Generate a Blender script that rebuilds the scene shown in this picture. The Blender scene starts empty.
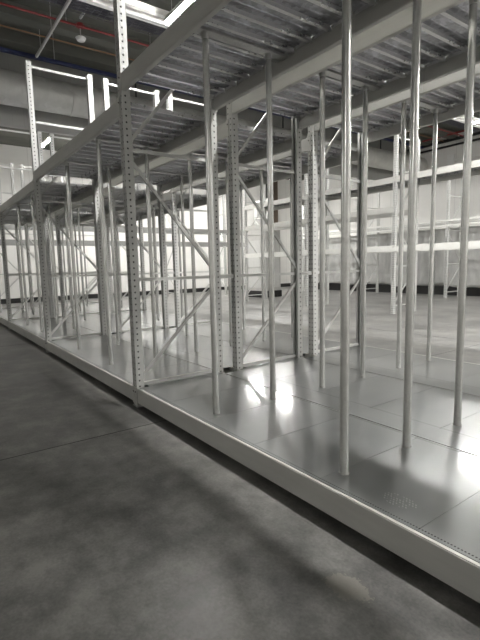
import bpy, bmesh, math, random
from mathutils import Matrix, Vector
random.seed(4)
S = bpy.context.scene
COL = S.collection
PI = math.pi

# ------------------------------------------------------------------ materials
def new_mat(name):
    m = bpy.data.materials.new(name); m.use_nodes = True
    nt = m.node_tree; b = nt.nodes['Principled BSDF']
    return m, nt, b
def N(nt, kind, **kw):
    n = nt.nodes.new(kind)
    for k, v in kw.items(): setattr(n, k, v)
    return n
def inp(n, name, v): n.inputs[name].default_value = v
def ramp(nt, fac, stops):
    r = N(nt, 'ShaderNodeValToRGB'); el = r.color_ramp.elements
    while len(el) < len(stops): el.new(0.5)
    for e, (p, c) in zip(el, stops):
        e.position = p; e.color = (c[0], c[1], c[2], 1) if isinstance(c, tuple) else (c, c, c, 1)
    nt.links.new(fac, r.inputs[0]); return r.outputs[0]
def noise(nt, vec, scale, detail=4, rough=.55, stretch=None):
    if stretch:
        mp = N(nt, 'ShaderNodeMapping'); mp.inputs['Scale'].default_value = stretch
        nt.links.new(vec, mp.inputs[0]); vec = mp.outputs[0]
    n = N(nt, 'ShaderNodeTexNoise'); inp(n, 'Scale', scale); inp(n, 'Detail', detail); inp(n, 'Roughness', rough)
    nt.links.new(vec, n.inputs['Vector']); return n.outputs['Fac']
def mth(nt, op, a, b=None, c=None):
    n = N(nt, 'ShaderNodeMath', operation=op)
    for i, v in enumerate((a, b, c)):
        if v is None: continue
        if isinstance(v, (int, float)): n.inputs[i].default_value = v
        else: nt.links.new(v, n.inputs[i])
    return n.outputs[0]
def mixc(nt, fac, a, b, mode='MIX'):
    n = N(nt, 'ShaderNodeMix', data_type='RGBA', blend_type=mode)
    for sock, v in ((n.inputs[0], fac), (n.inputs[6], a), (n.inputs[7], b)):
        if isinstance(v, (int, float)): sock.default_value = v
        elif isinstance(v, tuple): sock.default_value = (*v, 1)
        else: nt.links.new(v, sock)
    return n.outputs[2]
def bump(nt, b, h, strength, dist=.01):
    n = N(nt, 'ShaderNodeBump'); inp(n, 'Strength', strength); inp(n, 'Distance', dist)
    nt.links.new(h, n.inputs['Height']); nt.links.new(n.outputs[0], b.inputs['Normal'])

def flat_mat(name, col, rough=.5, metal=0, var=.08, nscale=6, stretch=None):
    m, nt, b = new_mat(name)
    tc = N(nt, 'ShaderNodeTexCoord').outputs['Object']
    f = noise(nt, tc, nscale, stretch=stretch)
    lo = tuple(c * (1 - var) for c in col); hi = tuple(min(1, c * (1 + var)) for c in col)
    nt.links.new(ramp(nt, f, [(.3, lo), (.7, hi)]), b.inputs['Base Color'])
    inp(b, 'Roughness', rough); inp(b, 'Metallic', metal)
    return m
M = {}
M['paint'] = flat_mat('grey_rack_paint', (.60, .60, .58), .42, .15, .05, 9)
M['beam'] = flat_mat('greige_beam_paint', (.55, .545, .515), .45, .1, .05, 3, (1, 6, 6))
M['white_paint'] = flat_mat('white_beam_paint', (.78, .775, .74), .45, 0, .04)
M['black'] = flat_mat('black_skirting', (.012, .012, .012), .5, 0, .1)
M['dark'] = flat_mat('dark_steel', (.05, .05, .05), .5, .3, .1)
M['red'] = flat_mat('red_pipe_paint', (.26, .03, .03), .4, 0, .1)
M['orange'] = flat_mat('orange_conduit', (.30, .16, .08), .5, 0, .1)
M['blue'] = flat_mat('blue_tray', (.012, .02, .07), .5, 0, .1)
M['plastic_white'] = flat_mat('white_plastic', (.8, .8, .78), .4, 0, .03)
M['tray'] = flat_mat('cable_tray_metal', (.12, .12, .14), .4, .6, .1)
M['column'] = flat_mat('grey_column_paint', (.50, .49, .47), .6, 0, .06)
M['brown'] = flat_mat('brown_steel', (.10, .075, .055), .5, .2, .1)
M['wall'] = None

def galv(name, base, rough, scale, streak=None, metal=.9, var=.12):
    m, nt, b = new_mat(name)
    tc = N(nt, 'ShaderNodeTexCoord').outputs['Object']
    v = N(nt, 'ShaderNodeTexVoronoi'); inp(v, 'Scale', scale); nt.links.new(tc, v.inputs['Vector'])
    vb = N(nt, 'ShaderNodeRGBToBW'); nt.links.new(v.outputs['Color'], vb.inputs[0])
    g = noise(nt, tc, 4, 5, .6, streak)
    f = mth(nt, 'ADD', mth(nt, 'MULTIPLY', vb.outputs[0], .35), mth(nt, 'MULTIPLY', g, .65))
    lo = tuple(c * (1-var) for c in base); hi = tuple(min(1, c * (1+var)) for c in base)
    nt.links.new(ramp(nt, f, [(.3, lo), (.7, hi)]), b.inputs['Base Color'])
    nt.links.new(ramp(nt, f, [(.3, rough * .85), (.7, rough * 1.2)]), b.inputs['Roughness'])
    inp(b, 'Metallic', metal)
    return m
M['pole'] = galv('galvanised_tube', (.80, .80, .78), .215, 60, (1, 1, .3), .72, .06)
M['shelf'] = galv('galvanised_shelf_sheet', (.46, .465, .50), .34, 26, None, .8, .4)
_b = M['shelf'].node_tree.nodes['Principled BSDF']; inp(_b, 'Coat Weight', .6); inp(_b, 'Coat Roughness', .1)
M['bar'] = galv('galvanised_channel', (.58, .58, .57), .35, 40)
M['duct'] = galv('galvanised_duct', (.55, .55, .52), .5, 3, metal=.3)

def deck_mat():
    m, nt, b = new_mat('steel_floor_plate')
    tc = N(nt, 'ShaderNodeTexCoord').outputs['Object']
    geo = N(nt, 'ShaderNodeNewGeometry').outputs['Position']
    a = noise(nt, geo, 1.6, 3, .5); fine = noise(nt, geo, 30, 2, .5)
    sc = noise(nt, geo, 3, 3, .5, (1, .25, 1))
    mix = mth(nt, 'ADD', mth(nt, 'MULTIPLY', a, .6), mth(nt, 'MULTIPLY', sc, .4))
    col = ramp(nt, mix, [(.3, (.22, .228, .228)), (.7, (.30, .305, .30))])
    # perforation row along the two long edges (pattern follows the plate)
    sx = N(nt, 'ShaderNodeSeparateXYZ'); nt.links.new(tc, sx.inputs[0])
    fx = mth(nt, 'SUBTRACT', mth(nt, 'FRACT', mth(nt, 'MULTIPLY', sx.outputs[0], 62)), .5)
    ay = mth(nt, 'MULTIPLY', mth(nt, 'SUBTRACT', mth(nt, 'ABSOLUTE', sx.outputs[1]), .505), 62)
    d = mth(nt, 'ADD', mth(nt, 'MULTIPLY', fx, fx), mth(nt, 'MULTIPLY', ay, ay))
    dot = mth(nt, 'LESS_THAN', d, .10)
    # worn shoe print on one plate
    sp = N(nt, 'ShaderNodeSeparateXYZ'); nt.links.new(geo, sp.inputs[0])
    ux = mth(nt, 'DIVIDE', mth(nt, 'ADD', sp.outputs[0], 1.37), .10)
    uy = mth(nt, 'DIVIDE', mth(nt, 'SUBTRACT', sp.outputs[1], 2.03), .062)
    e = mth(nt, 'ADD', mth(nt, 'MULTIPLY', ux, ux), mth(nt, 'MULTIPLY', uy, uy))
    inside = mth(nt, 'LESS_THAN', e, 1)
    wv = mth(nt, 'GREATER_THAN', mth(nt, 'SINE', mth(nt, 'MULTIPLY', mth(nt, 'ADD', sp.outputs[0], mth(nt, 'MULTIPLY', sp.outputs[1], .6)), 330)), .1)
    wv2 = mth(nt, 'GREATER_THAN', mth(nt, 'SINE', mth(nt, 'MULTIPLY', sp.outputs[1], 300)), -.2)
    pr = mth(nt, 'MULTIPLY', mth(nt, 'MULTIPLY', inside, mth(nt, 'MULTIPLY', wv, wv2)), mth(nt, 'GREATER_THAN', fine, .44))
    col = mixc(nt, mth(nt, 'MULTIPLY', pr, .6), col, (.55, .55, .54))
    col = mixc(nt, dot, col, (.01, .01, .01))
    nt.links.new(col, b.inputs['Base Color'])
    ro = ramp(nt, mix, [(.3, .30), (.7, .36)])
    rr = N(nt, 'ShaderNodeRGBToBW'); nt.links.new(ro, rr.inputs[0])
    nt.links.new(mth(nt, 'ADD', rr.outputs[0], mth(nt, 'MULTIPLY', pr, .02)), b.inputs['Roughness'])
    nt.links.new(mth(nt, 'MULTIPLY', mth(nt, 'SUBTRACT', 1, dot), .8), b.inputs['Metallic'])
    inp(b, 'Coat Weight', .6); inp(b, 'Coat Roughness', .09)
    return m
M['deck'] = deck_mat()

def concrete_mat():
    m, nt, b = new_mat('polished_concrete')
    geo = N(nt, 'ShaderNodeNewGeometry').outputs['Position']
    big = noise(nt, geo, .9, 6, .62); mid = noise(nt, geo, 4.5, 7, .65); fine = noise(nt, geo, 60, 3, .6)
    mix = mth(nt, 'ADD', mth(nt, 'MULTIPLY', big, .40), mth(nt, 'ADD', mth(nt, 'MULTIPLY', mid, .45), mth(nt, 'MULTIPLY', fine, .15)))
    col = ramp(nt, mix, [(.40, (.105, .103, .098)), (.50, (.19, .186, .177)), (.60, (.30, .291, .275))])
    # pale irregular stain
    sp = N(nt, 'ShaderNodeSeparateXYZ'); nt.links.new(geo, sp.inputs[0])
    ux = mth(nt, 'DIVIDE', mth(nt, 'ADD', sp.outputs[0], 1.27), .13)
    uy = mth(nt, 'DIVIDE', mth(nt, 'SUBTRACT', sp.outputs[1], 1.49), .085)
    e = mth(nt, 'ADD', mth(nt, 'ADD', mth(nt, 'MULTIPLY', ux, ux), mth(nt, 'MULTIPLY', uy, uy)), mth(nt, 'MULTIPLY', mth(nt, 'SUBTRACT', mth(nt, 'ADD', mid, mth(nt, 'MULTIPLY', fine, .4)), .7), 4.5))
    st = ramp(nt, e, [(.75, 1.0), (1.0, 0.0)])
    col = mixc(nt, mth(nt, 'MULTIPLY', st, .6), col, (.33, .31, .27))
    nt.links.new(col, b.inputs['Base Color'])
    nt.links.new(ramp(nt, mid, [(.3, .29), (.7, .44)]), b.inputs['Roughness'])
    bump(nt, b, fine, .05, .003)
    return m
M['concrete'] = concrete_mat()

def ceil_mat():
    m, nt, b = new_mat('dark_concrete_soffit')
    geo = N(nt, 'ShaderNodeNewGeometry').outputs['Position']
    f = noise(nt, geo, 1.1, 6, .6, (1, .3, 1))
    nt.links.new(ramp(nt, f, [(.3, (.10, .105, .09)), (.7, (.19, .19, .165))]), b.inputs['Base Color'])
    inp(b, 'Roughness', .85); return m
M['ceiling'] = ceil_mat()
def wall_mat(name, col, pitch):
    m, nt, b = new_mat(name)
    geo = N(nt, 'ShaderNodeNewGeometry').outputs['Position']
    sp = N(nt, 'ShaderNodeSeparateXYZ'); nt.links.new(geo, sp.inputs[0])
    s = mth(nt, 'ADD', sp.outputs[0], sp.outputs[1])
    j = mth(nt, 'LESS_THAN', mth(nt, 'FRACT', mth(nt, 'DIVIDE', s, pitch)), .018)
    f = noise(nt, geo, 1.5, 4)
    c = ramp(nt, f, [(.3, tuple(x * .95 for x in col)), (.7, col)])
    nt.links.new(mixc(nt, mth(nt, 'MULTIPLY', j, .5), c, tuple(x * .6 for x in col)), b.inputs['Base Color'])
    inp(b, 'Roughness', .6); return m
M['wall'] = wall_mat('white_panel_wall', (.80, .79, .76), 1.2)
M['fascia'] = wall_mat('grey_fascia_panel', (.36, .36, .34), .3)
def sheet_mat():
    m, nt, b = new_mat('milky_plastic_sheet')
    geo = N(nt, 'ShaderNodeNewGeometry').outputs['Position']
    f = noise(nt, geo, 2.5, 6, .65, (1, 1, .35))
    nt.links.new(ramp(nt, f, [(.3, (.55, .55, .54)), (.7, (.82, .82, .80))]), b.inputs['Base Color'])
    inp(b, 'Roughness', .3); bump(nt, b, f, .6, .08); return m
M['sheet'] = sheet_mat()
def emit_mat(name, col, s):
    m, nt, b = new_mat(name)
    inp(b, 'Base Color', (.9, .9, .9, 1)); inp(b, 'Emission Color', (*col, 1)); inp(b, 'Emission Strength', s)
    return m
LIGHT_E = 450.0
M['led'] = emit_mat('led_diffuser', (1.0, .985, .955), LIGHT_E)

# ------------------------------------------------------------------ mesh helpers
def box(bm, x0, x1, y0, y1, z0, z1):
    v = [bm.verts.new(p) for p in ((x0,y0,z0),(x1,y0,z0),(x1,y1,z0),(x0,y1,z0),(x0,y0,z1),(x1,y0,z1),(x1,y1,z1),(x0,y1,z1))]
    for f in ((3,2,1,0),(4,5,6,7),(0,1,5,4),(1,2,6,5),(2,3,7,6),(3,0,4,7)): bm.faces.new([v[i] for i in f])
def bar(bm, a, b, w, t, up=(1, 0, 0)):
    """rectangular bar from a to b; w along 'up' x dir, t along up"""
    a, b = Vector(a), Vector(b); d = (b - a).normalized(); u = Vector(up).normalized(); s = d.cross(u).normalized(); u = s.cross(d).normalized()
    vs = []
    for p in (a, b):
        for i, j in ((-1,-1),(1,-1),(1,1),(-1,1)): vs.append(bm.verts.new(p + s*(i*w/2) + u*(j*t/2)))
    for f in ((3,2,1,0),(4,5,6,7),(0,1,5,4),(1,2,6,5),(2,3,7,6),(3,0,4,7)): bm.faces.new([vs[i] for i in f])
def tube(bm, a, b, r, n=16, r2=None, smooth=True):
    a, b = Vector(a), Vector(b); d = (b - a).normalized()
    u = d.orthogonal().normalized(); s = d.cross(u); r2 = r if r2 is None else r2
    A = [bm.verts.new(a + (u*math.cos(2*PI*i/n) + s*math.sin(2*PI*i/n))*r) for i in range(n)]
    B = [bm.verts.new(b + (u*math.cos(2*PI*i/n) + s*math.sin(2*PI*i/n))*r2) for i in range(n)]
    for i in range(n):
        f = bm.faces.new((A[i], A[(i+1)%n], B[(i+1)%n], B[i])); f.smooth = smooth
    bm.faces.new([bm.verts.new(v.co) for v in A[::-1]]); bm.faces.new([bm.verts.new(v.co) for v in B])
def prism(bm, poly, x0, x1):
    """closed (y,z) polygon extruded along x"""
    A = [bm.verts.new((x0, y, z)) for y, z in poly]; B = [bm.verts.new((x1, y, z)) for y, z in poly]
    n = len(poly)
    for i in range(n): bm.faces.new((A[i], A[(i+1)%n], B[(i+1)%n], B[i]))
    bm.faces.new(A[::-1]); bm.faces.new(B)
def obj(name, bm, mat, parent=None, loc=None, recalc=True):
    if recalc: bmesh.ops.recalc_face_normals(bm, faces=bm.faces[:])
    me = bpy.data.meshes.new(name); bm.to_mesh(me); bm.free(); me.materials.append(mat)
    o = bpy.data.objects.new(name, me); COL.objects.link(o)
    if parent: o.parent = parent
    if loc: o.location = loc
    return o
def tag(o, label, cat, group=None, kind=None):
    o['label'] = label; o['category'] = cat
    if group: o['group'] = group
    if kind: o['kind'] = kind
    return o
def thing(name, label, cat, loc=(0,0,0), rz=0, group=None):
    o = bpy.data.objects.new(name, None); o.empty_display_size = .1; COL.objects.link(o)
    o.location = loc; o.rotation_euler.z = rz
    return tag(o, label, cat, group)
def struct(name, bm, mat):
    o = obj(name, bm, mat); o['kind'] = 'structure'; return o
KIDS = {}
def copy_tree(o, parent=None):
    c = o.copy(); COL.objects.link(c)
    if parent: c.parent = parent
    for ch in list(o.children): copy_tree(ch, c)
    return c
USED = set()
def place(proto, loc, label, group=None, rz=0):
    """first call moves the prototype itself, later calls copy it"""
    if proto.name in USED: o = copy_tree(proto)
    else: USED.add(proto.name); o = proto
    o.location = loc; o.rotation_euler.z = rz; o['label'] = label
    if group: o['group'] = group
    return o
ORD = ['first','second','third','fourth','fifth','sixth','seventh','eighth','ninth','tenth','eleventh','twelfth','thirteenth','fourteenth','fifteenth','sixteenth','seventeenth','eighteenth']

# ------------------------------------------------------------------ layout constants
YF = 1.827; FD = 1.12; PITCH = 1.331; BAY = 4.078
FX = [-0.438 - BAY*i for i in range(5)]
ROWY = [YF + PITCH*r for r in range(3)]
ZD = .206; BH = .165
ZUP = [3.25, 3.03, 2.90, 2.90]          # underside of the upper beams, bay by bay
BAYN = ['nearest', 'second', 'third', 'farthest']
ROWN = ['front', 'middle', 'rear']
CEIL = 7.5

# ------------------------------------------------------------------ setting
bm = bmesh.new(); box(bm, -22.6, 9, -16, 21.4, -.2, 0)
struct('floor', bm, M['concrete'])
def joint(name, x0, x1, y0, y1):
    bm = bmesh.new(); box(bm, x0, x1, y0, y1, 0, .0012); struct(name, bm, M['dark'])
joint('trim_1', -3.895, -3.885, -16, 21.3); joint('trim_2', -9.893, -9.887, -16, 21.3)
joint('trim_3', -22.4, 9, 8.297, 8.303); joint('trim_4', -15.893, -15.887, -16, 21.3); joint('trim_5', 2.107, 2.113, -16, 21.3)
bm = bmesh.new(); box(bm, -22.6, 9, -16, 21.4, CEIL, CEIL + .2); struct('ceiling', bm, M['ceiling'])
for i, x in enumerate((-9.6, -11.9, -13.2, -3.0, -6.0)):     # ribs of the soffit
    bm = bmesh.new(); box(bm, x - .16, x + .16, -16, 21.4, CEIL - .28, CEIL); struct('trim_%d' % (6 + i), bm, M['ceiling'])
bm = bmesh.new(); box(bm, -22.8, -22.6, -16.2, 21.6, -.2, CEIL + .2); struct('wall_left', bm, M['wall'])
bm = bmesh.new(); box(bm, -22.6, 9, 21.4, 21.6, -.2, CEIL + .2); struct('wall_back', bm, M['wall'])
bm = bmesh.new(); box(bm, 9, 9.2, -16.2, 21.6, -.2, CEIL + .2); struct('wall_right', bm, M['wall'])
bm = bmesh.new(); box(bm, -22.6, 9, -16.2, -16, -.2, CEIL + .2); struct('wall_front', bm, M['wall'])
bm = bmesh.new(); box(bm, -22.6, -22.56, -16, 21.4, 0, .22); struct('baseboard_left', bm, M['black'])
bm = bmesh.new(); box(bm, -22.56, 9, 21.36, 21.4, 0, .22); struct('baseboard_back', bm, M['black'])
# fascia hanging behind the duct
bm = bmesh.new(); box(bm, -14.45, -14.3, -16, 21.4, 5.5, CEIL); struct('wall_bulkhead', bm, M['fascia'])
bm = bmesh.new(); box(bm, -22.6, -14.45, -16, 21.4, 7.0, 7.12); struct('ceiling_lower', bm, M['ceiling'])

# boxed enclosure with black plinth beyond the racks
t = thing('enclosure', 'tall pale grey boxed enclosure on black plinth beyond the racks', 'enclosure', (-16.45, 13.3, 0))
bm = bmesh.new(); box(bm, -.55, .55, -.55, .55, .3, 3.1); bmesh.ops.bevel(bm, geom=bm.edges[:], offset=.015, segments=2, affect='EDGES'); obj('body', bm, M['column'], t)
bm = bmesh.new(); box(bm, -.58, .58, -.58, .58, 0, .3); obj('plinth', bm, M['black'], t)
bm = bmesh.new(); box(bm, -.45, .45, -.57, -.55, .45, 2.6); obj('door', bm, M['paint'], t)
bm = bmesh.new(); box(bm, .55, .57, -.45, .45, .45, 2.6); obj('side_panel', bm, M['paint'], t)

# ------------------------------------------------------------------ upright frame prototype (local: front face y=0, depth +y)
UW, UD = .10, .085
def perf_sheet(bm, o, u, v, W, H, cols, pitch, r, nseg, off=0):
    """sheet W x H at o spanned by unit vectors u,v with round holes in columns"""
    o, u, v = Vector(o), Vector(u), Vector(v)
    s = pitch/2
    s = min(s, .0315)
    xs = [0]; marks = []
    for c in cols: xs += [c - s*.45, c + s*.45]; marks.append(len(xs) - 2)
    xs.append(W)
    rows = int(H/pitch)
    def P(x, y): return o + u*x + v*y
    hw = s*.45
    cache = {}
    def V(x, y):
        k = (round(x, 5), round(y, 5))
        if k not in cache: cache[k] = bm.verts.new(P(x, y))
        return cache[k]
    for k in range(rows):
        y0, y1 = k*pitch, (k+1)*pitch if k < rows-1 else H
        yc = (k + .5)*pitch
        for i in range(len(xs)-1):
            xa, xb = xs[i], xs[i+1]
            if i in marks:
                xc = (xa + xb)/2
                ring = [V(xc + r*math.cos(2*PI*(q+.5)/nseg), yc + r*math.sin(2*PI*(q+.5)/nseg)) for q in range(nseg)]
                # outer corners
                c00, c10, c11, c01 = V(xa, yc-hw), V(xb, yc-hw), V(xb, yc+hw), V(xa, yc+hw)
                if nseg == 4:
                    o4 = [c11, c01, c00, c10]
                    for q in range(4): bm.faces.new((ring[q], o4[q], o4[(q+1)%4], ring[(q+1)%4]))
                else:   # 8 segments
                    m_r, m_t, m_l, m_b = V(xb, yc), V(xc, yc+hw), V(xa, yc), V(xc, yc-hw)
                    outer = [c11, c01, c00, c10]
                    # ring q at angle (q+.5)*45
                    seq = [(0, 1, [c11]), ]
                    bm.faces.new((ring[0], ring[1], m_t, c11)) ; bm.faces.new((ring[7], ring[0], c11, m_r))
                    bm.faces.new((ring[2], ring[3], m_l, c01)) ; bm.faces.new((ring[1], ring[2], c01, m_t))
                    bm.faces.new((ring[4], ring[5], m_b, c00)) ; bm.faces.new((ring[3], ring[4], c00, m_l))
                    bm.faces.new((ring[6], ring[7], m_r, c10)) ; bm.faces.new((ring[5], ring[6], c10, m_b))
                bm.faces.new((V(xa, y0), V(xb, y0), V(xb, yc-hw), V(xa, yc-hw)))
                bm.faces.new((V(xa, yc+hw), V(xb, yc+hw), V(xb, y1), V(xa, y1)))
            else:
                bm.faces.new((V(xa, y0), V(xb, y0), V(xb, y1), V(xa, y1)))
def upright_bm(H, pitch=.0635):
    bm = bmesh.new()
    perf_sheet(bm, (-UW/2, 0, 0), (1,0,0), (0,0,1), UW, H, (.026, .074), pitch, .0125, 4)     # face with two rows of square holes
    perf_sheet(bm, (UW/2, 0, 0), (0,1,0), (0,0,1), UD, H, (.036,), pitch, .0105, 8)
    perf_sheet(bm, (-UW/2, UD, 0), (0,-1,0), (0,0,1), UD, H, (UD-.036,), pitch, .0105, 8)
    for s in (-1, 1):
        a = s*UW/2; b = s*(UW/2 - .034)
        vs = [bm.verts.new(p) for p in ((a, UD, 0), (b, UD, 0), (b, UD, H), (a, UD, H))]
        bm.faces.new(vs if s > 0 else vs[::-1])
    bmesh.ops.remove_doubles(bm, verts=bm.verts[:], dist=.0002)
    bmesh.ops.recalc_face_normals(bm, faces=bm.faces[:])
    bmesh.ops.solidify(bm, geom=bm.faces[:], thickness=.0022)
    return bm
LEVELS = [.235, 1.37, 2.70, 4.03, 4.93]
def make_frame(depth, H, levels, label, cat='rack frame', mat=None, name='upright_frame'):
    mat = mat or M['paint']
    t = thing(name, label, cat)
    up = obj('upright', upright_bm(H), mat, t)
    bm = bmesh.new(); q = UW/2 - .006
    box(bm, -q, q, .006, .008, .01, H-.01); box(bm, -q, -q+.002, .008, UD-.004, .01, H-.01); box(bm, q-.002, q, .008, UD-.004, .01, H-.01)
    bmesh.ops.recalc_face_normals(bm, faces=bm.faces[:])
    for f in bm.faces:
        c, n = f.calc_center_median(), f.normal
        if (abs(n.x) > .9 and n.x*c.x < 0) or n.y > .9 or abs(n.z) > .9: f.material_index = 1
    st = obj('hole_shade_liner', bm, M['dark'], up); st.data.materials.append(mat)  # added liner, dark outside: paints the shade seen through the holes
    u2 = up.copy(); COL.objects.link(u2); u2.parent = t
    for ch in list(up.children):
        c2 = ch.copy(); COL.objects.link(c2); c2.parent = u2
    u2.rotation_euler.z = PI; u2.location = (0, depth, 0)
    for y in (UD/2, depth - UD/2):
        bm = bmesh.new(); box(bm, -.065, .065, y-.055, y+.055, 0, .006); obj('foot_plate', bm, mat, t)
    y0, y1 = UD*.8, depth - UD*.8
    for z in levels:
        bm = bmesh.new(); bar(bm, (0, y0, z), (0, y1, z), .034, .03); obj('horizontal_brace', bm, mat, t)
        if z == levels[0] or z == levels[-1]: pass
    for i in range(len(levels)-2):
        za, zb = levels[i] + .07, levels[i+1] - .10
        a, b = ((y0, za), (y1, zb)) if i % 2 == 0 else ((y1, za), (y0, zb))
        bm = bmesh.new(); bar(bm, (.012, a[0], a[1]), (.012, b[0], b[1]), .034, .022); obj('diagonal_brace', bm, mat, t)
    return t
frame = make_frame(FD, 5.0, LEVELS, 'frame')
G_FRAME = 'perforated upright frames of the long rack'
for i, x in enumerate(FX):
    for r, y in enumerate(ROWY):
        where = ['at the near end, beyond the right picture edge', 'closest in view, between nearest and second bays', 'between second and third bays', 'between third and farthest bays', 'at the far left end'][i]
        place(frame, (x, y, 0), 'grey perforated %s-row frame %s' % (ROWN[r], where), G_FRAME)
# row spacers
bm = bmesh.new(); bar(bm, (0, -.02, 0), (0, PITCH-FD+.02, 0), .045, .04)
spacer = obj('row_spacer', bm, M['paint']); tag(spacer, 'row spacer', 'spacer', 'short row spacers')
FRN = ['near end', 'closest in view', 'second in view', 'third in view', 'far left']
for i, x in enumerate(FX):
    for r in (0, 1):
        for z, zn in ((1.37, 'waist-high'), (4.03, 'high')):
            place(spacer, (x, ROWY[r]+FD, z), '%s grey spacer joining %s and %s frames, %s post line' % (zn, ROWN[r], ROWN[r+1], FRN[i]), 'short row spacers')

# ------------------------------------------------------------------ beams
def beam_section(h, wid=.05):
    # outer face at y=0, step on the inner side carries the shelf panels
    return [(0, 0), (wid, 0), (wid, h*.55), (wid*.62, h*.55), (wid*.62, h), (0, h)]
def make_beam(L, h, mat, name='shelf_rail'):
    t = thing(name, 'b', 'rack rail')
    bm = bmesh.new(); prism(bm, [(p[0], p[1]) for p in beam_section(h)], -L/2 + .003, L/2 - .003)
    bmesh.ops.recalc_face_normals(bm, faces=bm.faces[:])
    bmesh.ops.bevel(bm, geom=[e for e in bm.edges if abs((e.verts[0].co-e.verts[1].co).x) > 1], offset=.005, segments=2, affect='EDGES')
    obj('rail_body', bm, mat, t)
    for s in (-1, 1):
        bm = bmesh.new(); xe = s*L/2
        box(bm, min(xe - s*.012, xe + s*.045), max(xe - s*.012, xe + s*.045), -.0075, -.0012, -.012, h + .012)
        e = obj('end_connector', bm, mat, t)
        bm = bmesh.new(); tube(bm, (xe + s*.024, -.0075, h*.75), (xe + s*.024, -.0125, h*.75), .009, 6, smooth=False)
        obj('bolt', bm, M['dark'], e)
    return t
LB = BAY - UW
beam = make_beam(LB, BH, M['beam'])
for b in range(4):
    xc = (FX[b] + FX[b+1])/2
    for r, y in enumerate(ROWY):
        for side in (0, 1):
            yy = y if side == 0 else y + FD
            rz = 0 if side == 0 else PI
            sn = 'front' if side == 0 else 'back'
            place(beam, (xc, yy, ZD - BH), 'low grey floor-level rail along %s edge of %s row, %s bay' % (sn, ROWN[r], BAYN[b]), 'low rails carrying the steel floor', rz)
            place(beam, (xc, yy, ZUP[b]), 'overhead grey rail along %s edge of %s row, %s bay' % (sn, ROWN[r], BAYN[b]), 'overhead rails carrying the shelf panels', rz)

# ------------------------------------------------------------------ shelf panels (upper) and supports
NP = 18; PW = (LB-.012)/NP
def shelf_panel_bm(w, L):
    bm = bmesh.new(); t = .0016; w2 = w/2 - .0008; l2 = L/2
    # profiled sheet: plate with two shallow ribs, box flanges at the long sides
    prof = [(-w2+.017, -.038), (-w2+.017, -.046), (-w2, -.046), (-w2, 0), (-.052, 0), (-.046, -.006), (-.034, -.006), (-.028, 0),
            (.028, 0), (.034, -.006), (.046, -.006), (.052, 0), (w2, 0), (w2, -.046), (w2-.017, -.046), (w2-.017, -.038)]
    A = [bm.verts.new((x, -l2, z)) for x, z in prof]; B = [bm.verts.new((x, l2, z)) for x, z in prof]
    for i in range(len(prof)-1): bm.faces.new((A[i], A[i+1], B[i+1], B[i]))
    bmesh.ops.recalc_face_normals(bm, faces=bm.faces[:])
    bmesh.ops.solidify(bm, geom=bm.faces[:], thickness=t)
    # folded end lips, set in from the flanges
    for s in (-1, 1):
        y = s*(l2 - .002)
        box(bm, -w2+.03, w2-.03, y-.001, y+.001, -.03, -.002)
    return bm
IN = FD - .062 - .002
M['edge'] = galv('painted_reflection_edge', (.80, .80, .80), .30, 40, None, .8, .04)  # folded flanges coloured lighter than the plate to stand in for reflected light
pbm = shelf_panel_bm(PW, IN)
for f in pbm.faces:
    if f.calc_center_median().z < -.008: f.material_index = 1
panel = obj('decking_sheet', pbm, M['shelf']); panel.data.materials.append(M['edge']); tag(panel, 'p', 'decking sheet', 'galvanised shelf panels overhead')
support = None
def make_support(L):
    bm = bmesh.new()
    prism(bm, [(-.045, 0), (.045, 0), (.045, .022), (.041, .022), (.041, .003), (-.041, .003), (-.041, .022), (-.045, .022)], -L/2, L/2)
    o = obj('support_channel', bm, M['bar']); tag(o, 's', 'support channel', 'galvanised channels under the shelf panels'); return o
support = make_support(FD - .104)
POLEX = [-1.776, -3.234]
G_PAN = 'galvanised shelf panels overhead'
for b in range(4):
    for r, y in enumerate(ROWY):
        for k in range(NP):
            x = FX[b] - UW/2 - .006 - PW*(k + .5)
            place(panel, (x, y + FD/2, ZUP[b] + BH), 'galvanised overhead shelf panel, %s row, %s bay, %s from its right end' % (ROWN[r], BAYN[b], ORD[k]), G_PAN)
        for q, px in enumerate(POLEX):
            place(support, (px - BAY*b, y + FD/2, ZUP[b] + .0945), 'galvanised cross channel under overhead panels, %s row, %s bay, %s pole line' % (ROWN[r], BAYN[b], ('right', 'left')[q]), 'galvanised channels under the shelf panels', PI/2)

# ------------------------------------------------------------------ poles
def make_pole(H):
    t = thing('support_pole', 'pole', 'pole')
    bm = bmesh.new(); tube(bm, (0,0,.006), (0,0,H-.006), .0275, 24); obj('tube', bm, M['pole'], t)
    bm = bmesh.new(); tube(bm, (0,0,0), (0,0,.155), .0292, 24); tube(bm, (0,0,0), (0,0,.004), .033, 24); obj('foot_sleeve', bm, M['pole'], t)
    bm = bmesh.new(); tube(bm, (0,0,H-.05), (0,0,H-.004), .0295, 20); box(bm, -.034, .034, -.034, .034, H-.005, H); obj('top_bracket', bm, M['bar'], t)
    return t
POLEY = [.221, .875]
poles = {}
for b in range(4):
    h = ZUP[b] + .0945 - ZD
    if round(h, 3) not in poles: poles[round(h, 3)] = make_pole(h)
    p = poles[round(h, 3)]
    for r, y in enumerate(ROWY):
        for q, px in enumerate(POLEX):
            for s, dy in enumerate(POLEY):
                place(p, (px - BAY*b, y + dy, ZD), 'galvanised round pole, %s row, %s bay, %s pair, its %s one' % (ROWN[r], BAYN[b], ('right', 'left')[q], ('front', 'back')[s]), 'galvanised poles between floor and shelf')

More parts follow.
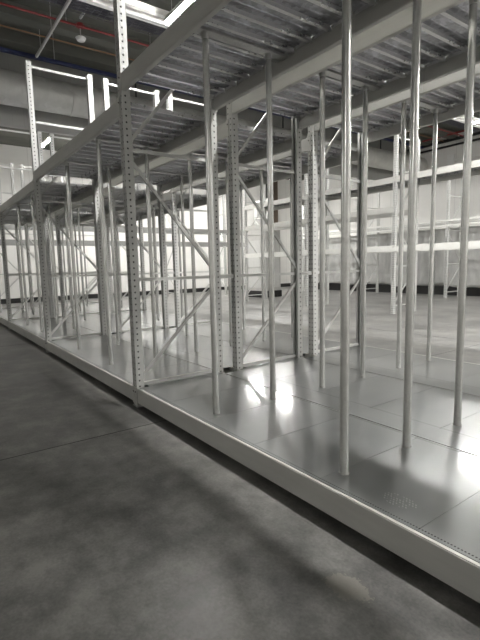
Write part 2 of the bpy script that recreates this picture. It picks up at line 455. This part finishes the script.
# ------------------------------------------------------------------ steel floor
NF = 6; FW = (LB-.012)/NF
def floor_panel_bm(w, L):
    bm = bmesh.new(); w2 = w/2 - .0013; l2 = L/2
    box(bm, -w2, w2, -l2, l2, -.003, 0)
    for s in (-1, 1):
        box(bm, s*w2 - (.003 if s > 0 else 0), s*w2 + (0 if s > 0 else .003), -l2, l2, -.05, -.003)
        box(bm, -w2, w2, s*l2 - (.003 if s > 0 else 0), s*l2 + (0 if s > 0 else .003), -.05, -.003)
    for x in (-w/6, w/6): box(bm, x-.02, x+.02, -l2+.01, l2-.01, -.045, -.003)
    return bm
fp = obj('deck_plate', floor_panel_bm(FW, IN), M['deck']); tag(fp, 'f', 'deck plate', 'steel deck plates')
bm = bmesh.new(); box(bm, -LB/2+.07, LB/2-.07, -.030, PITCH-FD+.028, .0005, .0035)
for s in (0, 1): box(bm, -LB/2+.07, LB/2-.07, (PITCH-FD-.005)*s, (PITCH-FD-.005)*s+.003, -.04, .0005)
strip = obj('cover_strip', bm, M['deck']); tag(strip, 's', 'cover strip', 'steel strips between rack rows')
for b in range(4):
    for r, y in enumerate(ROWY):
        for k in range(NF):
            place(fp, (FX[b] - UW/2 - .006 - FW*(k+.5), y + FD/2, ZD), 'smooth steel floor plate, %s row, %s bay, %s from its right end' % (ROWN[r], BAYN[b], ORD[k]), 'steel deck plates')
        if r < 2: place(strip, ((FX[b]+FX[b+1])/2, y + FD + .001, ZD), 'narrow steel floor strip between %s and %s rows, %s bay' % (ROWN[r], ROWN[r+1], BAYN[b]), 'steel strips between rack rows')

bm = bmesh.new(); box(bm, -.053, .053, UD + .062, FD - UD - .062, -.003, 0); box(bm, -.053, -.05, UD+.062, FD-UD-.062, -.04, -.003); box(bm, .05, .053, UD+.062, FD-UD-.062, -.04, -.003)
gs = obj('cover_strip', bm, M['deck']); tag(gs, 'g', 'cover strip', 'steel strips under the frames')
for i, x in enumerate(FX):
    for r, y in enumerate(ROWY):
        place(gs, (x, y, ZD), 'narrow steel floor strip under the %s row frame, %s post line' % (ROWN[r], FRN[i]), 'steel strips under the frames')

# ------------------------------------------------------------------ rack across the aisle
Y2 = 11.1; B2 = 3.54; X2 = [-4.33, -7.87, -11.41, -14.95]
B2N = ['right', 'middle', 'left']
for i, x in enumerate(X2):
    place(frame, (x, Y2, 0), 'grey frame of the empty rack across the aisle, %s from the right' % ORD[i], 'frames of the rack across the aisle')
wb = make_beam(B2-UW, BH, M['white_paint']); gb = make_beam(B2-UW, BH, M['beam'])
for b in range(3):
    xc = (X2[b]+X2[b+1])/2
    for z, zn in ((1.79, 'chest-high'), (3.70, 'overhead')) + (((2.88, 'middle-height'),) if b else ()):
        for side in (0, 1):
            place(wb if z < 2 else gb, (xc, Y2 + side*FD, z), '%s %s rail across the aisle, %s bay' % (zn, ('front', 'back')[side], B2N[b]), 'rails across the aisle', side*PI)
    n = 15; w = (B2-UW)/n
    for k in range(n):
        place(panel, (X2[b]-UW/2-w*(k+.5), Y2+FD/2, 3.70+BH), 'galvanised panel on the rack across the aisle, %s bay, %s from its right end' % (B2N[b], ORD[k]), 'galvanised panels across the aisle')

# ------------------------------------------------------------------ far rack and plastic sheet
Y3 = 17.2; X3 = [-1.6, -5.68, -9.75, -13.83, -17.9]
for i, x in enumerate(X3):
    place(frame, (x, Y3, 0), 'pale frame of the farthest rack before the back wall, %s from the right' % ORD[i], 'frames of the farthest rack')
fb = make_beam(BAY-UW, .075, M['white_paint'])
def mesh_shelf_bm(L, D):
    bm = bmesh.new()
    for k in range(int(L/.12)): 
        x = -L/2 + .06 + .12*k; box(bm, x-.004, x+.004, -D/2, D/2, .006, .014)
    for k in range(6):
        y = -D/2 + D*k/5; box(bm, -L/2, L/2, y-.004, y+.004, -.002, .006)
    return bm
ms = obj('wire_shelf', mesh_shelf_bm(BAY-UW-.02, FD-.12), M['bar']); tag(ms, 'm', 'wire shelf', 'wire shelves of the farthest rack')
B3N = ['first', 'second', 'third', 'fourth']
for b in range(4):
    xc = (X3[b]+X3[b+1])/2
    for z, zn in ((2.84, 'lower'), (3.04, 'upper')):
        for side in (0, 1):
            place(fb, (xc, Y3+side*FD, z), '%s thin %s rail of the farthest rack, %s bay from the right' % (zn, ('front', 'back')[side], B3N[b]), 'thin rails of the farthest rack', side*PI)
    place(ms, (xc, Y3+FD/2, 3.085), 'wire mesh shelf on the farthest rack, %s bay from the right' % B3N[b], 'wire shelves of the farthest rack')
def drape(name, x0, x1, y, z0, z1, amp, seed, label, cat):
    rnd = random.Random(seed); bm = bmesh.new(); nx, nz = 160, 22
    ph = [rnd.uniform(0, 6) for _ in range(6)]
    grid = []
    for i in range(nx+1):
        row = []
        for j in range(nz+1):
            u, v = i/nx, j/nz; x = x0 + (x1-x0)*u
            d = amp*(math.sin(x*5.1+ph[0]+v*1.6) + .6*math.sin(x*9.7+ph[1]-v*2.4) + .4*math.sin(x*17+ph[2]+v*4))*(1-.5*v)
            sag = .05*math.sin(x*1.9+ph[3]) + .03*math.sin(x*4.3+ph[4])
            row.append(bm.verts.new((x, y + d, z0 + (z1-z0)*v + sag*(1-v))))
        grid.append(row)
    for i in range(nx):
        for j in range(nz):
            f = bm.faces.new((grid[i][j], grid[i+1][j], grid[i+1][j+1], grid[i][j+1])); f.smooth = True
    bmesh.ops.solidify(bm, geom=bm.faces[:], thickness=.004)
    return tag(obj(name, bm, M['sheet']), label, cat)
for z, zn in ((2.98, 'upper'), (1.22, 'middle')):
    bm = bmesh.new(); box(bm, -19.4, 2.6, 18.42, 18.48, z, z+.07)
    for x in (-19.2, -15, -11, -7, -3, 1, 2.4): box(bm, x-.03, x+.03, 18.42, 18.48, 0 if zn == 'upper' else z, z)
    if zn == 'upper': tag(obj('sheet_rail', bm, M['bar']), 'long grey rail frame the milky plastic sheet hangs from', 'rail')
    else: bm.free()
drape('plastic_sheet', -19.4, 2.6, 18.60, .40, 3.02, .05, 3, 'milky plastic sheeting hung in folds behind the farthest rack', 'plastic sheet')
bm = bmesh.new(); box(bm, -19.4, 2.6, 18.8, 19.9, 0, .38)  # black box added to paint the dark gap below the sheet
tag(obj('plinth', bm, M['black']), 'long low black box standing in for the dark gap under the plastic sheeting', 'plinth')

# ------------------------------------------------------------------ rack along the left end wall
XE = -18.9
YE = [-1.2 + 2.8*k for k in range(7)]
for i, y in enumerate(YE):
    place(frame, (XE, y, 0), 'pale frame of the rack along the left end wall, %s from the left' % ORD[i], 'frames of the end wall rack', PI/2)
M['rail_dark'] = flat_mat('mid_grey_rail_paint', (.24, .24, .23), .5, .1, .05)
eb = make_beam(2.8-UW, .17, M['rail_dark'])
for b in range(6):
    yc = (YE[b]+YE[b+1])/2
    for z, zn in ((2.48, 'lower'), (3.10, 'upper')):
        for side in (0, 1):
            place(eb, (XE - side*FD, yc, z), '%s %s rail of the end wall rack, %s bay from the left' % (zn, ('near', 'far')[side], ORD[b]), 'rails of the end wall rack', PI/2 + side*PI)

# ------------------------------------------------------------------ ceiling services
bm = bmesh.new()
tube(bm, (-13.55, -5.9, 6.25), (-13.55, 21.2, 6.25), .42, 40)
d = thing('ventilation_duct', 'big round grey ventilation duct under the ceiling', 'duct', (0,0,0)); obj('duct_pipe', bm, M['duct'], d)
for y in range(-5, 21, 3):
    bm = bmesh.new(); tube(bm, (-13.55, y-.03, 6.25), (-13.55, y+.03, 6.25), .435, 40); obj('joint_ring', bm, M['duct'], d)
for y in (0, 6, 12, 18):
    bm = bmesh.new(); box(bm, -13.57, -13.53, y-.02, y+.02, 6.6, CEIL); obj('hanger_rod', bm, M['dark'], d)
def pipe(name, mat, a, b, r, label, cat, hang=()):
    t = thing(name, label, cat); bm = bmesh.new(); tube(bm, a, b, r, 14); obj('pipe', bm, mat, t)
    for y in hang:
        bm = bmesh.new(); tube(bm, (a[0], y, a[2]), (a[0], y, CEIL), .008, 8); obj('hanger_rod', bm, M['bar'], t)
    return t
pipe('sprinkler_pipe', M['red'], (-10.75, -5, 6.9), (-10.75, 20, 6.9), .024, 'red sprinkler pipe crossing under the dark ceiling', 'pipe', (3.2, 5.2, 9, 14))
pipe('conduit', M['orange'], (-11.67, -5, 6.9), (-11.67, 20, 6.9), .014, 'thin orange conduit beyond the red sprinkler pipe', 'conduit', (2, 6, 11))
t = thing('cable_tray', 'blue cable tray just above the round duct', 'cable tray')
bm = bmesh.new(); box(bm, -12.74, -12.62, -5, 20, 6.78, 6.79); box(bm, -12.63, -12.62, -5, 20, 6.79, 6.85); box(bm, -12.74, -12.73, -5, 20, 6.79, 6.85); obj('tray', bm, M['blue'], t)
for y in (-2, 3.4, 8, 14):
    bm = bmesh.new(); tube(bm, (-12.63, y, 6.8), (-12.63, y, CEIL), .01, 8); obj('hanger_rod', bm, M['bar'], t)
t = thing('cable_basket', 'dark wire cable basket beside the red pipe', 'cable basket')
bm = bmesh.new()
for k in range(7): x = -10.25 + .09*k; box(bm, x-.004, x+.004, -5, 20, 6.9, 6.908)
for k in range(170): y = -5 + .145*k; box(bm, -10.25, -9.71, y-.004, y+.004, 6.892, 6.9)
for x in (-10.25, -9.71): box(bm, x-.004, x+.004, -5, 20, 6.95, 6.958)
obj('basket', bm, M['tray'], t)
for y in (1, 7, 13, 19):
    bm = bmesh.new(); tube(bm, (-9.71, y, 6.9), (-9.71, y, CEIL), .006, 6); obj('hanger_rod', bm, M['tray'], t)
bm = bmesh.new()
for k in range(5): tube(bm, (-10.15+.09*k, -5, 6.925), (-10.15+.09*k, 20, 6.925), .016, 8)
obj('cable', bm, M['tray'], t)
t = thing('ceiling_alarm', 'white domed alarm with red base hanging from the red pipe', 'alarm', (-10.75, 3.5, 6.9))
bm = bmesh.new(); tube(bm, (0,0,-.03), (0,0,.05), .07, 16); tube(bm, (0, -.09, 0), (0, .09, 0), .045, 12); obj('red_base', bm, M['red'], t)
bm = bmesh.new(); tube(bm, (0,0,-.03), (0,0,-.22), .012, 8); obj('drop_rod', bm, M['bar'], t)
bm = bmesh.new(); tube(bm, (0,0,-.25), (0,0,-.22), .115, 24, .07); tube(bm, (0,0,-.31), (0,0,-.25), .085, 24, .115); obj('dome', bm, M['plastic_white'], t)
bm = bmesh.new(); tube(bm, (0,0,-.22), (0,0,-.20), .07, 20, .03); obj('collar', bm, M['red'], t)
def rod(name, a, b, r, mat, label, cat):
    t = thing(name, label, cat); bm = bmesh.new(); tube(bm, a, b, r, 10); obj('pipe', bm, mat, t)
    for f in (.5, .85):
        p = Vector(a).lerp(Vector(b), f); bm = bmesh.new(); tube(bm, p, (p.x, p.y, CEIL), .008, 6); obj('hanger_rod', bm, mat, t)
    return t
rod('conduit', (-9.6, 2.97, 6.79), (-12.55, 2.95, 6.79), .035, M['paint'], 'pale straight conduit running away left of the white domed alarm', 'conduit')
rod('conduit', (-7.0, 3.5, 7.05), (-10.7, 3.5, 7.05), .03, M['paint'], 'grey conduit running to the red base of the alarm', 'conduit')
for x, nm in ((-7.86, 'nearer'), (-8.14, 'farther')):
    bm = bmesh.new(); box(bm, x-.05, x+.05, 1.9, 20, 6.02, 6.12)
    t = tag(bpy.data.objects.new('trunking', None), '%s white trunking rail above the linear light' % nm, 'trunking', 'white trunking rails'); COL.objects.link(t)
    obj('rail', bm, M['white_paint'], t)
    for y in (2.2, 7, 12, 17):
        bm = bmesh.new(); tube(bm, (x, y, 6.12), (x, y, CEIL), .01, 8); obj('hanger_rod', bm, M['bar'], t)

# linear lights
def make_light():
    t = thing('linear_light', 'l', 'ceiling light')
    bm = bmesh.new(); box(bm, -.8, .8, -.055, .055, .0, .07); obj('housing', bm, M['white_paint'], t)
    bm = bmesh.new(); box(bm, -.78, .78, -.045, .045, -.02, .0); obj('diffuser', bm, M['led'], t)
    for x in (-.6, .6):
        bm = bmesh.new(); tube(bm, (x, 0, .07), (x, 0, CEIL-5.88), .006, 6); obj('hanger_rod', bm, M['bar'], t)
    return t
lp = make_light()
XL = [-19.6, -16.9, -6.95, -1.6, 4.2]
YL = [-12.0, 4.1, 8.4, 15.0]  # first row is unseen fill, added behind the camera to light the front rails
LN = {(-6.95, 4.1): 'bright linear light close above the overhead shelf, upper left', (-16.9, 4.1): 'bright linear light far left beyond the duct',
      (-6.95, 15.0): 'bright linear light at the far right under the ceiling'}
for xi, x0 in enumerate(XL):
    for y in YL:
        x = x0
        nm = LN.get((x, y)) or 'unseen suspended linear light, %s from the left end, %s row from the back' % (ORD[xi], ORD[3-YL.index(y)])
        z = 5.88
        if y == 8.4: x = x + 1.75 if x > -15 else x
        if (x == -19.6 and y < 5) or (y < 0 and x in (-6.95, -1.6)): continue
        place(lp, (x, y, z), nm, 'suspended linear lights')

# right side wall items
pipe_y = 21.25
t = thing('service_pipe', 'upper black pipe along the top of the back wall', 'pipe'); bm = bmesh.new(); tube(bm, (-19, pipe_y, 7.2), (6, pipe_y, 7.2), .07, 12); obj('pipe', bm, M['black'], t)
t = thing('service_pipe', 'lower black pipe along the top of the back wall', 'pipe'); bm = bmesh.new(); tube(bm, (-19, pipe_y, 6.93), (6, pipe_y, 6.93), .05, 12); obj('pipe', bm, M['black'], t)
t = thing('sprinkler_pipe', 'short red pipe high up at the right before the back wall', 'pipe'); bm = bmesh.new(); tube(bm, (-13, 20.5, 7.25), (-9, 20.5, 7.25), .04, 12); tube(bm, (-9, 20.5, 7.2), (-9, 20.5, CEIL), .04, 12); obj('pipe', bm, M['red'], t)
t = thing('box_sign', 'small white box sign on a white arm, high on the back wall', 'sign', (-11.95, 21.2, 6.2))
bm = bmesh.new(); box(bm, -.16, .16, -.03, .03, -.3, .3); obj('sign_box', bm, M['plastic_white'], t)
bm = bmesh.new(); box(bm, .16, 1.5, -.02, .02, -.02, .05); box(bm, 1.44, 1.5, -.02, .2, -.02, .05); obj('arm', bm, M['plastic_white'], t)
for x0, m, nm in ((18.15, 'black', 'black'), (18.9, 'brown', 'brown')):
    bm = bmesh.new(); box(bm, -22.555, -22.3, x0, x0+.35, .0, 6.95)
    tag(obj('cable_riser', bm, M[m]), '%s vertical riser casing on the left end wall' % nm, 'riser')

# ------------------------------------------------------------------ world, camera
w = bpy.data.worlds.new('world'); S.world = w; w.use_nodes = True
w.node_tree.nodes['Background'].inputs[0].default_value = (.9, .95, 1, 1); w.node_tree.nodes['Background'].inputs[1].default_value = .05
R = [[0.5863214026588581, 0.08585037769604599, -0.8055165581374448], [0.8097759380105187, -0.08928962646907206, 0.5799054171364485], [-0.022139173501597817, -0.9922988840336666, -0.12187198916160477]]
cam = bpy.data.cameras.new('camera'); co = bpy.data.objects.new('camera', cam); COL.objects.link(co)
mw = Matrix(((R[0][0], -R[0][1], -R[0][2], 0), (R[1][0], -R[1][1], -R[1][2], 0), (R[2][0], -R[2][1], -R[2][2], 1.5), (0, 0, 0, 1)))
co.matrix_world = mw
cam.sensor_fit = 'HORIZONTAL'; cam.sensor_width = 36; cam.lens = 447.0128/480*36; cam.clip_start = .05; cam.clip_end = 200
S.camera = co
S.view_settings.view_transform = 'Standard'; S.view_settings.look = 'None'; S.view_settings.gamma = 1; S.view_settings.use_curve_mapping = False
S.view_settings.exposure = 0.2
